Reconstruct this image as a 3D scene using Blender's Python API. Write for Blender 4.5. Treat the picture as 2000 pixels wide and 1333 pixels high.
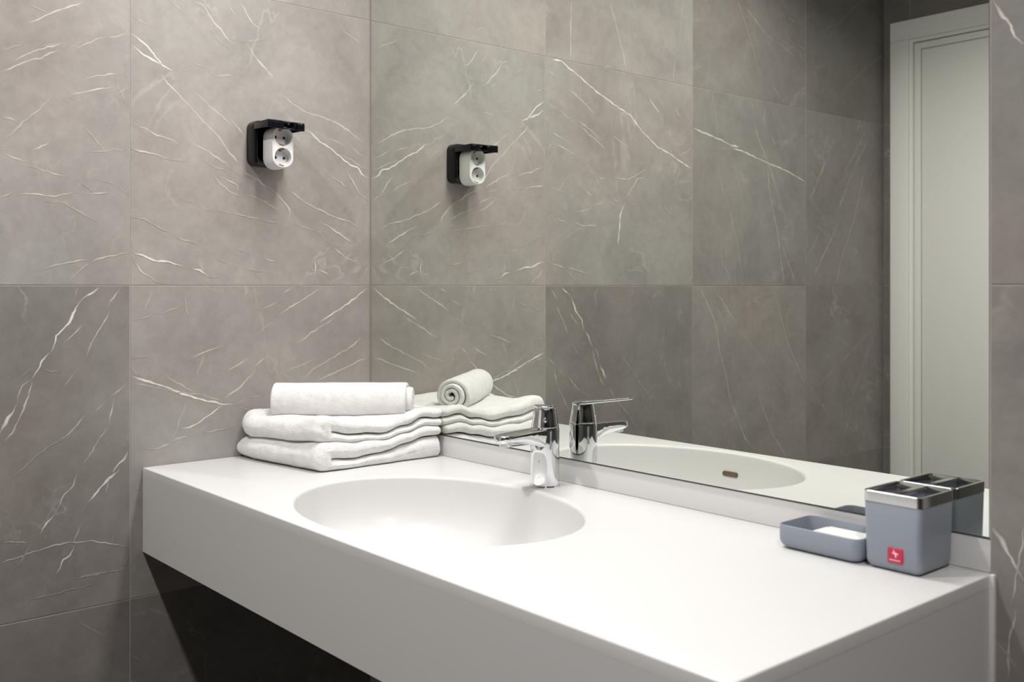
import bpy, bmesh, math, random
from math import pi, sin, cos, radians, sqrt
from mathutils import Vector, Matrix, noise

for _o in list(bpy.data.objects):
    bpy.data.objects.remove(_o, do_unlink=True)
scene = bpy.context.scene
C = scene.collection

# ------------------------------------------------------------------ camera
cd = bpy.data.cameras.new('camera')
cam = bpy.data.objects.new('camera', cd)
C.objects.link(cam)
cam.location = (1.9227, -1.2274, 1.1982)
cam.rotation_euler = (pi / 2, 0, radians(49.353))
cd.sensor_fit = 'HORIZONTAL'
cd.sensor_width = 36.0
cd.lens = 1949.48 * 36.0 / 2000.0
cd.shift_y = -(666.5 - 559.8) / 2000.0
cd.clip_start = 0.02
cd.dof.use_dof = True
cd.dof.focus_distance = 1.95
cd.dof.aperture_fstop = 6.3
scene.camera = cam

# ------------------------------------------------------------------ world, exposure
world = bpy.data.worlds.new('world')
scene.world = world
world.use_nodes = True
world.node_tree.nodes['Background'].inputs[0].default_value = (1, 1, 1, 1)
world.node_tree.nodes['Background'].inputs[1].default_value = 0.0
vs = scene.view_settings
vs.view_transform = 'Standard'
vs.look = 'None'
vs.gamma = 1.0
vs.use_curve_mapping = False
vs.exposure = -0.08
scene.cycles.use_denoising = True
scene.cycles.max_bounces = 10
scene.cycles.sample_clamp_indirect = 6.0

# ceiling downlights: (x, y, watts); each gets a fixture built further down
CEIL = 2.50
LAMPS = [(0.62, -1.20, 13.0), (2.20, -1.20, 20.0)]
MLAMP = (0.70, -0.24, 2.20, 0.56, 0.11, 15.5, 20.0)     # lamp over the mirror: x, y, z, length, width, watts, forward tilt in degrees
LAMP_COL = (1.0, 0.972, 0.945)
LAMP_R = 0.045
LAMP_SPREAD = 140

# ------------------------------------------------------------------ helpers
def tag(o, label=None, cat=None, group=None, kind=None):
    if label: o['label'] = label
    if cat: o['category'] = cat
    if group: o['group'] = group
    if kind: o['kind'] = kind
    return o

def link(name, me, mat=None, parent=None, smooth=None):
    if mat: me.materials.append(mat)
    if smooth is not None:
        me.polygons.foreach_set('use_smooth', [True] * len(me.polygons))
        if smooth < 180: me.set_sharp_from_angle(angle=radians(smooth))
    o = bpy.data.objects.new(name, me)
    C.objects.link(o)
    if parent: o.parent = parent
    return o

def empty(name, loc=(0, 0, 0), rz=0.0):
    o = bpy.data.objects.new(name, None)
    C.objects.link(o)
    o.location = loc
    o.rotation_euler = (0, 0, rz)
    o.empty_display_size = 0.05
    return o

def pyobj(name, v, f, mat, parent=None, smooth=None, fix=True):
    me = bpy.data.meshes.new(name)
    me.from_pydata([tuple(p) for p in v], [], f)
    if fix:
        bm = bmesh.new(); bm.from_mesh(me)
        bmesh.ops.recalc_face_normals(bm, faces=bm.faces)
        bm.to_mesh(me); bm.free()
    me.update()
    return link(name, me, mat, parent, smooth)

def bm_box(bm, x0, x1, y0, y1, z0, z1, bev=0.0, seg=2):
    r = bmesh.ops.create_cube(bm, size=1.0, matrix=Matrix.Translation(((x0+x1)/2, (y0+y1)/2, (z0+z1)/2)) @ Matrix.Diagonal((x1-x0, y1-y0, z1-z0, 1)))
    if bev > 0:
        es = list({e for v in r['verts'] for e in v.link_edges})
        bmesh.ops.bevel(bm, geom=es, offset=bev, segments=seg, affect='EDGES', profile=0.5)

def boxes(name, L, mat, parent=None, bev=0.0, seg=2, smooth=40):
    bm = bmesh.new()
    for b in L: bm_box(bm, *b, bev, seg)
    me = bpy.data.meshes.new(name)
    bm.to_mesh(me); bm.free()
    return link(name, me, mat, parent, smooth)

def rrect(w, h, r, n=8):
    """rounded rectangle outline centred on 0, counter-clockwise"""
    r = max(min(r, w/2 - 1e-5, h/2 - 1e-5), 1e-5)
    P = []
    for (sx, sy, a0) in ((1, 1, 0), (-1, 1, 90), (-1, -1, 180), (1, -1, 270)):
        for i in range(n + 1):
            a = radians(a0 + 90*i/n)
            P.append((sx*(w/2 - r) + r*cos(a), sy*(h/2 - r) + r*sin(a)))
    return P

def loft(loops, cap0=True, cap1=True, closed=False):
    n = len(loops[0]); v = [p for L in loops for p in L]; f = []
    m = len(loops)
    for k in range(m if closed else m - 1):
        a = k*n; b = ((k+1) % m)*n
        for i in range(n):
            j = (i+1) % n
            f.append((a+i, a+j, b+j, b+i))
    if not closed:
        if cap0: f.append(tuple(range(n))[::-1])
        if cap1: f.append(tuple((m-1)*n + i for i in range(n)))
    return v, f

def lathe(prof, n=48, cx=0, cy=0):
    loops = [[(cx + r*cos(2*pi*i/n), cy + r*sin(2*pi*i/n), z) for i in range(n)] for r, z in prof]
    return loft(loops)

# ------------------------------------------------------------------ materials
def newmat(name):
    m = bpy.data.materials.new(name); m.use_nodes = True
    nt = m.node_tree
    return m, nt, nt.nodes['Principled BSDF'], nt.nodes, nt.links

def plain(name, col, rough=0.5, metal=0.0, spec=0.5, bump=None, coat=0.0):
    m, nt, b, N, L = newmat(name)
    b.inputs['Base Color'].default_value = (*col, 1)
    b.inputs['Roughness'].default_value = rough
    b.inputs['Metallic'].default_value = metal
    b.inputs['Specular IOR Level'].default_value = spec
    b.inputs['Coat Weight'].default_value = coat
    # faint procedural variation of tone and gloss
    tc = N.new('ShaderNodeTexCoord'); nz = N.new('ShaderNodeTexNoise')
    nz.inputs['Scale'].default_value = bump[0] if bump else 14.0
    nz.inputs['Detail'].default_value = 4
    L.new(tc.outputs['Object'], nz.inputs['Vector'])
    if bump:
        bp = N.new('ShaderNodeBump'); bp.inputs['Strength'].default_value = bump[1]; bp.inputs['Distance'].default_value = bump[2]
        L.new(nz.outputs['Fac'], bp.inputs['Height']); L.new(bp.outputs['Normal'], b.inputs['Normal'])
    else:
        mr = N.new('ShaderNodeMapRange')
        mr.inputs['To Min'].default_value = max(rough*0.92, 0); mr.inputs['To Max'].default_value = rough*1.08
        L.new(nz.outputs['Fac'], mr.inputs['Value']); L.new(mr.outputs['Result'], b.inputs['Roughness'])
    return m

STONE_DARK = (0.272, 0.250, 0.237)
STONE_LIGHT = (0.412, 0.385, 0.365)
VEIN_COL = (0.86, 0.80, 0.73)

def stone_material():
    m, nt, b, N, L = newmat('grey_marble_tile')
    def math_(op, a, c=None, clamp=False):
        n = N.new('ShaderNodeMath'); n.operation = op; n.use_clamp = clamp
        for i, q in enumerate((a, c)):
            if q is None: continue
            if isinstance(q, (int, float)): n.inputs[i].default_value = q
            else: L.new(q, n.inputs[i])
        return n.outputs[0]
    geo = N.new('ShaderNodeNewGeometry')
    sd = N.new('ShaderNodeAttribute'); sd.attribute_type = 'OBJECT'; sd.attribute_name = 'seed'
    tn = N.new('ShaderNodeAttribute'); tn.attribute_type = 'OBJECT'; tn.attribute_name = 'tone'
    vn = N.new('ShaderNodeAttribute'); vn.attribute_type = 'GEOMETRY'; vn.attribute_name = 'vein'
    cmb = N.new('ShaderNodeCombineXYZ')
    for i in range(3): L.new(math_('MULTIPLY', sd.outputs['Fac'], (1.7, 2.3, 3.1)[i]), cmb.inputs[i])
    add = N.new('ShaderNodeVectorMath'); add.operation = 'ADD'
    L.new(geo.outputs['Position'], add.inputs[0]); L.new(cmb.outputs[0], add.inputs[1])
    P = add.outputs[0]
    def noise_(scale, detail, rough=0.6, dist=0.0, vec=P):
        n = N.new('ShaderNodeTexNoise'); L.new(vec, n.inputs['Vector'])
        n.inputs['Scale'].default_value = scale; n.inputs['Detail'].default_value = detail
        n.inputs['Roughness'].default_value = rough; n.inputs['Distortion'].default_value = dist
        return n.outputs['Fac']
    big = noise_(4.5, 7, 0.68, 0.35)
    fine = noise_(42, 6, 0.72)
    cl = math_('ADD', math_('MULTIPLY', big, 0.7), math_('MULTIPLY', fine, 0.3))
    rp = N.new('ShaderNodeValToRGB')
    rp.color_ramp.elements[0].position = 0.34; rp.color_ramp.elements[0].color = (*STONE_DARK, 1)
    rp.color_ramp.elements[1].position = 0.68; rp.color_ramp.elements[1].color = (*STONE_LIGHT, 1)
    L.new(cl, rp.inputs['Fac'])
    # a slight drift between warm and cool grey
    hue = noise_(2.2, 3)
    hr = N.new('ShaderNodeValToRGB')
    hr.color_ramp.elements[0].position = 0.35; hr.color_ramp.elements[0].color = (0.965, 1.0, 0.985, 1)
    hr.color_ramp.elements[1].position = 0.65; hr.color_ramp.elements[1].color = (1.03, 0.99, 0.975, 1)
    L.new(hue, hr.inputs['Fac'])
    mx = N.new('ShaderNodeMix'); mx.data_type = 'RGBA'; mx.blend_type = 'MULTIPLY'; mx.inputs['Factor'].default_value = 1
    L.new(rp.outputs['Color'], mx.inputs['A']); L.new(hr.outputs['Color'], mx.inputs['B'])
    sc = N.new('ShaderNodeVectorMath'); sc.operation = 'SCALE'
    L.new(mx.outputs['Result'], sc.inputs[0]); L.new(tn.outputs['Fac'], sc.inputs['Scale'])
    # hair-fine veinlets from ridged noise, broken up by a second noise
    rid = math_('ABSOLUTE', math_('SUBTRACT', noise_(3.2, 5, 0.55, 0.9), 0.5))
    rid = math_('SUBTRACT', 1.0, math_('DIVIDE', rid, 0.012), True)
    brk = math_('MULTIPLY', math_('SUBTRACT', noise_(7.0, 2), 0.50), 6.0, True)
    hair = math_('MULTIPLY', math_('MULTIPLY', rid, brk), 0.16)
    grain = math_('ADD', 0.55, math_('MULTIPLY', noise_(120, 3, 0.7), 0.75))
    vein = math_('MULTIPLY', vn.outputs['Fac'], grain, True)
    tot = math_('MAXIMUM', vein, hair)
    m2 = N.new('ShaderNodeMix'); m2.data_type = 'RGBA'
    L.new(tot, m2.inputs['Factor']); L.new(sc.outputs[0], m2.inputs['A']); m2.inputs['B'].default_value = (*VEIN_COL, 1)
    L.new(m2.outputs['Result'], b.inputs['Base Color'])
    b.inputs['Roughness'].default_value = 0.5
    b.inputs['Specular IOR Level'].default_value = 0.32
    bp = N.new('ShaderNodeBump'); bp.inputs['Strength'].default_value = 0.06; bp.inputs['Distance'].default_value = 0.002
    L.new(fine, bp.inputs['Height']); L.new(bp.outputs['Normal'], b.inputs['Normal'])
    return m

def terry_material():
    m, nt, b, N, L = newmat('white_terry_cloth')
    tc = N.new('ShaderNodeTexCoord')
    n1 = N.new('ShaderNodeTexNoise'); n1.inputs['Scale'].default_value = 420; n1.inputs['Detail'].default_value = 3
    n2 = N.new('ShaderNodeTexNoise'); n2.inputs['Scale'].default_value = 60; n2.inputs['Detail'].default_value = 4
    L.new(tc.outputs['Object'], n1.inputs['Vector']); L.new(tc.outputs['Object'], n2.inputs['Vector'])
    rp = N.new('ShaderNodeValToRGB')
    rp.color_ramp.elements[0].position = 0.3; rp.color_ramp.elements[0].color = (0.735, 0.727, 0.718, 1)
    rp.color_ramp.elements[1].position = 0.6; rp.color_ramp.elements[1].color = (0.80, 0.793, 0.785, 1)
    L.new(n2.outputs['Fac'], rp.inputs['Fac']); L.new(rp.outputs['Color'], b.inputs['Base Color'])
    b.inputs['Roughness'].default_value = 0.95
    b.inputs['Specular IOR Level'].default_value = 0.1
    b.inputs['Sheen Weight'].default_value = 0.25
    b1 = N.new('ShaderNodeBump'); b1.inputs['Strength'].default_value = 0.6; b1.inputs['Distance'].default_value = 0.0016
    b2 = N.new('ShaderNodeBump'); b2.inputs['Strength'].default_value = 0.6; b2.inputs['Distance'].default_value = 0.004
    L.new(n1.outputs['Fac'], b1.inputs['Height']); L.new(n2.outputs['Fac'], b2.inputs['Height'])
    L.new(b2.outputs['Normal'], b1.inputs['Normal']); L.new(b1.outputs['Normal'], b.inputs['Normal'])
    return m

M = {}
M['stone'] = stone_material()
M['terry'] = terry_material()
M['grout'] = plain('light_grout', (0.42, 0.385, 0.36), 0.9, bump=(300, 0.2, 0.001))
M['backing'] = plain('black_backing', (0.012, 0.012, 0.013), 0.8)
M['solid'] = plain('white_solid_surface', (0.695, 0.692, 0.689), 0.33, spec=0.45)
M['chrome'] = plain('polished_chrome', (0.80, 0.81, 0.83), 0.045, metal=1.0)
M['chrome_brushed'] = plain('satin_chrome', (0.62, 0.63, 0.63), 0.16, metal=1.0)
M['black'] = plain('black_gloss_plastic', (0.0035, 0.0045, 0.0065), 0.2, spec=0.4)
M['black_matte'] = plain('black_matte_plastic', (0.004, 0.004, 0.005), 0.6)
M['whiteplastic'] = plain('white_plastic', (0.84, 0.84, 0.835), 0.35)
M['well'] = plain('pale_grey_plastic', (0.66, 0.67, 0.68), 0.45)
M['brass'] = plain('brass_contact', (0.52, 0.29, 0.10), 0.35, metal=1.0)
M['greyplastic'] = plain('blue_grey_plastic', (0.265, 0.295, 0.345), 0.36)
M['greydark'] = plain('dark_blue_grey_plastic', (0.10, 0.115, 0.14), 0.4)
M['red'] = plain('crimson_sticker', (0.62, 0.022, 0.075), 0.5)
M['pinkwhite'] = plain('pale_print', (0.88, 0.62, 0.66), 0.5)
M['doorwhite'] = plain('warm_white_door_paint', (0.88, 0.87, 0.83), 0.45)
M['ceiling'] = plain('white_ceiling_paint', (0.55, 0.55, 0.54), 0.9)
M['sealant'] = plain('white_sealant', (0.78, 0.77, 0.755), 0.5)
M['brown'] = plain('brown_overflow_channel', (0.16, 0.10, 0.07), 0.5)

mm, _nt, _b, _N, _L = newmat('mirror_glass')
_b.inputs['Base Color'].default_value = (0.82, 0.845, 0.80, 1)
_b.inputs['Metallic'].default_value = 1.0
_b.inputs['Roughness'].default_value = 0.0
M['mirror'] = mm

# ------------------------------------------------------------------ room shell
RX = 3.60          # right wall
RY = -2.255        # door wall
GAP = 0.0016       # joint width
rng = random.Random(5)

def tile_mesh(a0, a1, b0, b1, axis, thick=0.008):
    """tile in a wall plane; front face on the plane. axis: 'x+' faces +x, 'y-' faces -y, 'y+' faces +y"""
    g = GAP/2; bm = bmesh.new()
    if axis == 'x+':
        bm_box(bm, -thick, 0, a0+g, a1-g, b0+g, b1-g); front = lambda v: v.co.x > -1e-6
    elif axis == 'y-':
        bm_box(bm, a0+g, a1-g, 0, thick, b0+g, b1-g); front = lambda v: v.co.y < 1e-6
    else:
        bm_box(bm, a0+g, a1-g, -thick, 0, b0+g, b1-g); front = lambda v: v.co.y > -1e-6
    es = [e for e in bm.edges if all(front(v) for v in e.verts)]
    bmesh.ops.bevel(bm, geom=es, offset=0.0006, segments=1, affect='EDGES')
    me = bpy.data.meshes.new('tile'); bm.to_mesh(me); bm.free()
    return me

VSTYLE = {'t': (0.0050, 0.95), 'm': (0.0032, 0.55), 'f': (0.0036, 0.22)}
def parse_veins(txt):
    out = []
    for ln in txt.strip().splitlines():
        k, *r = ln.split()
        out.append((k, [tuple(float(c)/1000 for c in q.split(',')) for q in r]))
    return out

def vein_strips(name, polys, place, mat, parent, seed, flip=False):
    """each vein a thin ribbon lying on the tile; attribute 'vein' runs 0-1-0 across it"""
    R = random.Random(seed); V = []; F = []; A = []
    for vi, (k, pts) in enumerate(polys):
        w0, s0 = VSTYLE[k]; lift = 0.00012 + 0.000006*vi
        q = []
        for (a, b), (c, d) in zip(pts, pts[1:]):
            n = max(1, int(math.hypot(c-a, d-b)/0.0045))
            for i in range(n): q.append((a+(c-a)*i/n, b+(d-b)*i/n))
        q.append(pts[-1])
        m = len(q)
        if m < 3: continue
        ph = R.uniform(0, 50)
        for i, (a, b) in enumerate(q):
            p = q[max(i-1, 0)]; nx = q[min(i+1, m-1)]
            tx, ty = nx[0]-p[0], nx[1]-p[1]; l = math.hypot(tx, ty) or 1
            tx, ty = tx/l, ty/l
            j = noise.noise((a*70, b*70, ph))*0.0022 + noise.noise((a*190, b*190, ph+3))*0.0011
            e = min(1, i/5.0 + .2, (m-1-i)/5.0 + .2)
            w = w0*(0.5 + 1.0*abs(noise.noise((a*34, b*34, ph+9)))*1.6)*(.4+.6*e)/2
            s = s0*(0.62 + 0.75*(noise.noise((a*16, b*16, ph+21))*.5+.5))*e
            ca, cb = a - ty*j, b + tx*j
            for t, al in ((-1, 0), (-.3, s), (.3, s), (1, 0)):
                V.append(place(ca - ty*w*t, cb + tx*w*t, lift)); A.append(min(al, 1))
            if i:
                o = len(V) - 8
                for c in range(3): F.append((o+c, o+c+1, o+c+5, o+c+4) if flip else (o+c, o+c+4, o+c+5, o+c+1))
    if not F: return None
    me = bpy.data.meshes.new(name); me.from_pydata(V, [], F)
    at = me.attributes.new('vein', 'FLOAT', 'POINT'); at.data.foreach_set('value', A)
    me.update()
    o = link(name, me, mat, parent)
    return o

VEINS_LEFT = parse_veins("""
t -535,1682 -506,1664 -493,1650 -478,1632 -457,1622
t -535,1660 -511,1645 -493,1638 -478,1631
m -479,1612 -462,1593 -435,1570 -422,1557 -392,1531 -368,1511 -350,1487 -338,1472 -317,1452
m -411,1767 -392,1763 -376,1738 -357,1720 -335,1698 -321,1696
m -318,1787 -302,1766 -282,1741 -264,1737
m -299,1701 -276,1672 -256,1654 -239,1639 -250,1636
m -416,1590 -395,1573 -363,1551 -352,1544 -330,1526
m -335,1541 -318,1524 -303,1506
m -533,1512 -511,1503 -486,1492 -460,1488 -440,1477
m -419,1486 -384,1471 -363,1459 -345,1450 -338,1440
m -220,1605 -193,1589 -175,1580 -159,1574 -122,1568 -80,1557 -44,1538 -19,1522
f -158,1573 -159,1552 -161,1538
t -161,1538 -128,1513 -96,1499 -77,1484 -51,1469 -31,1463 -21,1451 -4,1442
m -106,1524 -67,1510
m -57,1514 -31,1497 -4,1489
m -77,1492 -37,1476 -21,1466 -4,1463
f -83,1773 -51,1757 -17,1740
m -535,1717 -505,1704
f -374,1769 -352,1764
f -463,1760 -429,1738
f -344,1777 -321,1750
f -416,1644 -384,1637
f -379,1714 -341,1684
f -307,1702 -256,1718
f -374,1626 -318,1629
m -316,1445 -299,1432 -261,1412 -238,1400 -217,1379 -201,1364 -204,1342
f -390,1450 -368,1439 -346,1434
f -338,1440 -316,1427
m -372,1424 -355,1406 -335,1392 -313,1384
m -360,1421 -335,1413 -321,1406 -317,1394
m -302,1390 -276,1382 -253,1374 -226,1358
f -442,1372 -416,1365
m -406,1364 -390,1356 -374,1352
f -363,1351 -338,1348 -318,1348 -290,1340 -256,1337 -226,1332
m -204,1402 -190,1396 -162,1377 -128,1365 -90,1350 -54,1343 -26,1329
m -133,1343 -106,1329 -77,1314 -41,1291
f -190,1332 -134,1318 -99,1287
m -99,1287 -64,1263 -44,1255 -26,1244
m -535,1462 -493,1455 -458,1447
f -458,1447 -429,1447
f -535,1331 -513,1329 -493,1318 -466,1306
f -448,1294 -427,1289 -406,1282
t -535,1263 -513,1258 -493,1249 -463,1246 -433,1237
t -419,1234 -400,1230 -382,1217
f -382,1217 -361,1216
m -533,1247 -513,1223 -488,1209 -473,1202
f -318,1273 -296,1268
m -267,1258 -247,1253 -226,1249
f -299,1234 -264,1229
f -360,1251 -341,1245
m -141,1263 -139,1234 -144,1215
m -152,1234 -128,1233 -112,1227 -104,1216
m -141,1208 -119,1202
m -115,1446 -83,1433 -57,1417
m -67,1459 -47,1435 -31,1410 -5,1392
m -193,1199 -220,1182
f -223,1170 -250,1156 -273,1149
m -122,1199 -153,1179 -193,1157 -226,1137
f -241,1125 -279,1099
t -7,1195 -37,1174 -64,1157 -90,1142 -128,1121
m -90,1130 -128,1109 -153,1096 -172,1082 -188,1076
m -24,1086 -44,1066 -77,1051 -109,1035 -144,1020 -162,1005 -172,996
m -7,1039 -47,1024 -90,1009 -134,996
f -134,1042 -165,1033 -211,1017
m -250,1056 -264,1046 -282,1032
m -279,1022 -296,1010 -307,997 -324,985 -332,981 -349,970
m -293,1051 -316,1039 -341,1026
m -349,1079 -379,1070 -406,1061 -424,1053
f -390,1067 -400,1039 -411,1009
t -535,1025 -511,1017 -481,1006 -448,991 -411,977 -379,966 -349,958 -327,957
f -535,1013 -493,1003 -442,988 -400,982 -363,969 -350,961
m -471,1028 -458,1015 -442,1006 -432,999 -411,986
m -327,957 -307,962 -299,965
f -293,970 -279,969 -261,969
t -350,958 -365,949 -384,937 -403,925 -422,919 -440,916
f -321,951 -293,942 -264,937
f -424,974 -437,945 -455,899
m -481,886 -463,889
t -455,896 -442,899 -426,901
f -416,905 -400,902
f -395,905 -335,909
f -535,1133 -506,1140 -486,1153
f -486,1143 -435,1160
m -535,1039 -524,1027
f -526,1032 -514,1022
m -503,1028 -493,1015
f -535,1061 -518,1063 -501,1064
f -496,1191 -513,1151
f -238,1098 -256,1088
f -432,1188 -429,1155 -422,1137
m -536,803 -528,808 -518,808
m -506,883 -486,883 -466,888 -450,894
m -766,1575 -739,1592 -713,1606 -701,1611 -685,1622 -663,1632
m -745,1599 -724,1613 -698,1628 -674,1637 -658,1644
f -696,1634 -676,1640 -655,1645
m -644,1634 -636,1638 -618,1651 -599,1662 -583,1667
m -582,1666 -559,1675 -538,1682
f -649,1636 -639,1646 -625,1653
m -722,1669 -696,1686 -670,1702 -645,1715 -620,1728
f -720,1704 -703,1700 -683,1696
m -627,1581 -613,1588 -590,1595 -558,1603
f -558,1603 -550,1610 -538,1613
m -652,1549 -632,1557 -604,1567 -569,1576
m -564,1564 -552,1572 -538,1579
f -650,1546 -618,1541
m -766,1499 -749,1495 -735,1489
f -676,1545 -694,1529 -709,1509 -728,1493 -749,1468 -762,1453
m -718,1439 -701,1450 -681,1461 -673,1465
m -766,1441 -743,1439
f -618,1448 -590,1452 -571,1457 -538,1459
f -625,1497 -599,1469 -578,1445
f -766,1611 -745,1625 -720,1637
f -567,1595 -559,1574 -547,1549
m -760,1434 -739,1425 -716,1420
m -718,1414 -698,1410 -681,1404 -651,1399
m -766,1354 -747,1365
m -741,1359 -726,1365 -703,1364 -676,1362 -659,1366 -636,1372
m -620,1367 -606,1372 -576,1376
f -597,1396 -581,1395 -571,1390
m -564,1387 -552,1382 -538,1374
f -627,1388 -613,1379 -609,1374
f -692,1353 -663,1353 -645,1344 -616,1328 -602,1320
m -538,1265 -567,1257 -595,1250 -611,1243
f -611,1243 -627,1232 -641,1217 -654,1203
m -613,1247 -639,1246 -659,1240 -681,1234 -696,1228
t -597,1198 -613,1183 -629,1172
t -629,1172 -639,1158 -645,1141 -657,1123 -672,1108 -674,1093 -681,1079
t -683,1077 -696,1063 -705,1046 -713,1032
m -713,1032 -731,1020 -737,1002 -739,988
t -739,988 -747,973 -760,952 -766,936
m -713,1028 -718,1010 -726,985 -735,963 -745,941 -760,924
m -635,1198 -639,1179
m -555,1197 -567,1181 -583,1159
m -576,1153 -585,1135 -599,1112 -611,1091 -620,1067
f -627,1053 -645,1033 -663,1006
m -620,1129 -639,1113 -659,1094
m -545,1015 -557,1004 -576,988
m -583,980 -604,964
m -567,985 -574,964 -578,937
m -582,931 -595,913 -604,899
m -620,960 -639,938 -668,913
f -696,1049 -681,1043 -663,1045
f -711,1055 -735,1034
m -597,910 -609,890 -624,869
m -635,851 -643,830 -659,816 -672,787
t -673,785 -687,771 -695,760 -699,750
t -538,884 -550,869 -567,854 -571,845
t -559,851 -576,836 -593,821 -616,796
m -616,796 -625,783 -629,774
m -627,762 -634,744 -641,726
t -641,720 -648,703 -659,696 -672,673
m -576,836 -585,807
m -766,746 -713,739
m -766,710 -726,717 -681,726 -641,726 -609,723 -571,712 -540,700
f -567,734 -574,703
m -540,682 -552,667
m -636,658 -599,660 -578,665
f -627,662 -547,658
m -692,658 -694,644
m -716,638 -726,626
f -713,637 -692,637 -650,640 -609,641
f -663,917 -692,904 -724,877 -745,857
f -713,738 -724,719 -741,695
f -638,585 -624,571 -591,545
f -638,514 -626,519
f -538,491 -517,481
f -511,624 -511,611
t -561,1800 -591,1797 -654,1768 -729,1732 -796,1706 -865,1682 -912,1643 -979,1603 -1041,1586 -1093,1565 -1135,1552
m -541,1767 -586,1751
t -942,1743 -967,1718 -991,1702
m -1048,1731 -1093,1693
m -1073,1586 -1112,1600 -1135,1617
f -1004,1556 -1041,1563 -1067,1567
m -785,1622 -830,1599 -859,1586
m -802,1553 -799,1510
m -796,1500 -853,1500 -900,1521 -936,1538
t -1144,1675 -1205,1664 -1274,1652 -1331,1639 -1371,1639
f -1267,1623 -1338,1633
t -1338,1633 -1404,1624 -1517,1601 -1620,1584 -1743,1555
m -1448,1729 -1463,1685 -1502,1630 -1533,1582 -1564,1524
f -1229,1796 -1246,1751 -1260,1665 -1267,1618
m -1433,1800 -1441,1760
m -1540,1693 -1560,1658
m -633,1965 -630,1889 -629,1802
m -776,1992 -802,1938 -830,1864 -850,1805
f -1096,2052 -1080,1944 -1076,1910
m -1057,1878 -1051,1805
f -1360,2101 -1396,2041 -1441,1958 -1486,1870
m -1396,2090 -1509,2019
f -1509,2019 -1677,1971
m -1636,2096 -1685,2084
m -1693,2012 -1743,2003
f -1588,2144 -1636,2120
f -1540,1859 -1588,1823 -1620,1804
m -790,1441 -830,1433
t -842,1436 -824,1401 -819,1358 -812,1308
m -842,1446 -877,1483 -894,1505 -930,1513
m -859,1439 -900,1427
f -842,1267 -833,1247
f -1281,1536 -1281,1501 -1317,1451 -1331,1399 -1360,1333 -1374,1263 -1396,1209
m -1517,1599 -1533,1494 -1572,1386 -1588,1312 -1612,1205
f -1540,1587 -1572,1515 -1604,1452 -1636,1379
m -1596,1340 -1636,1275 -1677,1212
f -1274,1340 -1281,1279 -1331,1205
f -997,1438 -1048,1403
m -771,925 -800,888
f -800,888 -851,839 -904,783
f -815,1017 -888,937 -957,866
f -919,1197 -942,1151 -957,1114
m -1177,1192 -1220,1131 -1255,1070 -1268,998 -1300,924 -1318,856 -1354,791 -1401,713 -1448,674
m -1246,1186 -1300,1136 -1354,1081
m -1468,857 -1506,784 -1546,716 -1627,631
m -1576,1144 -1627,1018 -1679,944 -1732,869
f -1255,1142 -1309,1041
f -1373,1061 -1637,833
f -2186,1051 -1808,851
f -2186,1025 -2062,854 -1955,594
f -2099,800 -2173,597
m -2124,1773 -2069,1701 -1977,1598
m -2108,1604 -2053,1450 -1962,1299 -1925,1205
m -1866,1642 -1759,1484
m -1947,1429 -1787,1233
f -1830,1400 -1759,1303
m -2148,1742 -2038,1615 -1947,1478
f -2077,2227 -1947,2129 -1844,2088
f -2246,2061 -2116,1991 -2007,1918 -1947,1853
f -299,1822 -331,1842
""")
VEINS_RIGHT = parse_veins("""
t 1383,1544 1404,1513 1411,1496 1422,1484
f 1382,1530 1391,1516
t 1383,907 1395,895 1406,878 1415,861 1422,850
m 1422,918 1419,891 1415,861 1411,838 1408,818
m 1413,815 1409,796 1405,773 1403,725
f 1386,775 1403,758 1417,739
""")

def tile_wall(wall, cols, rows, axis, plane, tones, veins, sign, skip=None):
    k = 0
    for ci in range(len(cols)-1):
        for ri in range(len(rows)-1):
            a0, a1 = sorted((cols[ci], cols[ci+1])); b0, b1 = rows[ri], rows[ri+1]
            if skip and skip(a0, a1, b0, b1): continue
            o = link('tile', tile_mesh(a0, a1, b0, b1, axis), M['stone'], wall)
            if axis == 'x+': o.location.x = plane
            else: o.location.y = plane
            seed = 1.0 + 2.37*ci + 5.11*ri + (0 if axis == 'x+' else 31 if axis == 'y-' else 57)
            o['seed'] = seed; o['tone'] = float(tones.get((ci, ri), 0.9))
            mine = []
            for kk, p in veins:
                ma = sum(q[0] for q in p)/len(p); mb = sum(q[1] for q in p)/len(p)
                if a0 <= ma <= a1 and b0 <= mb <= b1:
                    mine.append((kk, [(min(max(q[0], a0+.0035), a1-.0035), min(max(q[1], b0+.0035), b1-.0035)) for q in p]))
            if mine:
                if axis == 'x+': pl = lambda a, b, h: (h, a, b)
                elif axis == 'y-': pl = lambda a, b, h: (a, -h, b)
                else: pl = lambda a, b, h: (a, h, b)
                vo = vein_strips('veins', mine, pl, M['stone'], o, int(seed*100), axis != 'x+')
                if vo: vo['seed'] = seed; vo['tone'] = o['tone']; tag(vo, 'cream veins running through the grey stone')
            k += 1

ROWS = [0.0, 0.6, 1.2, 1.8, 2.4, CEIL]
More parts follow.
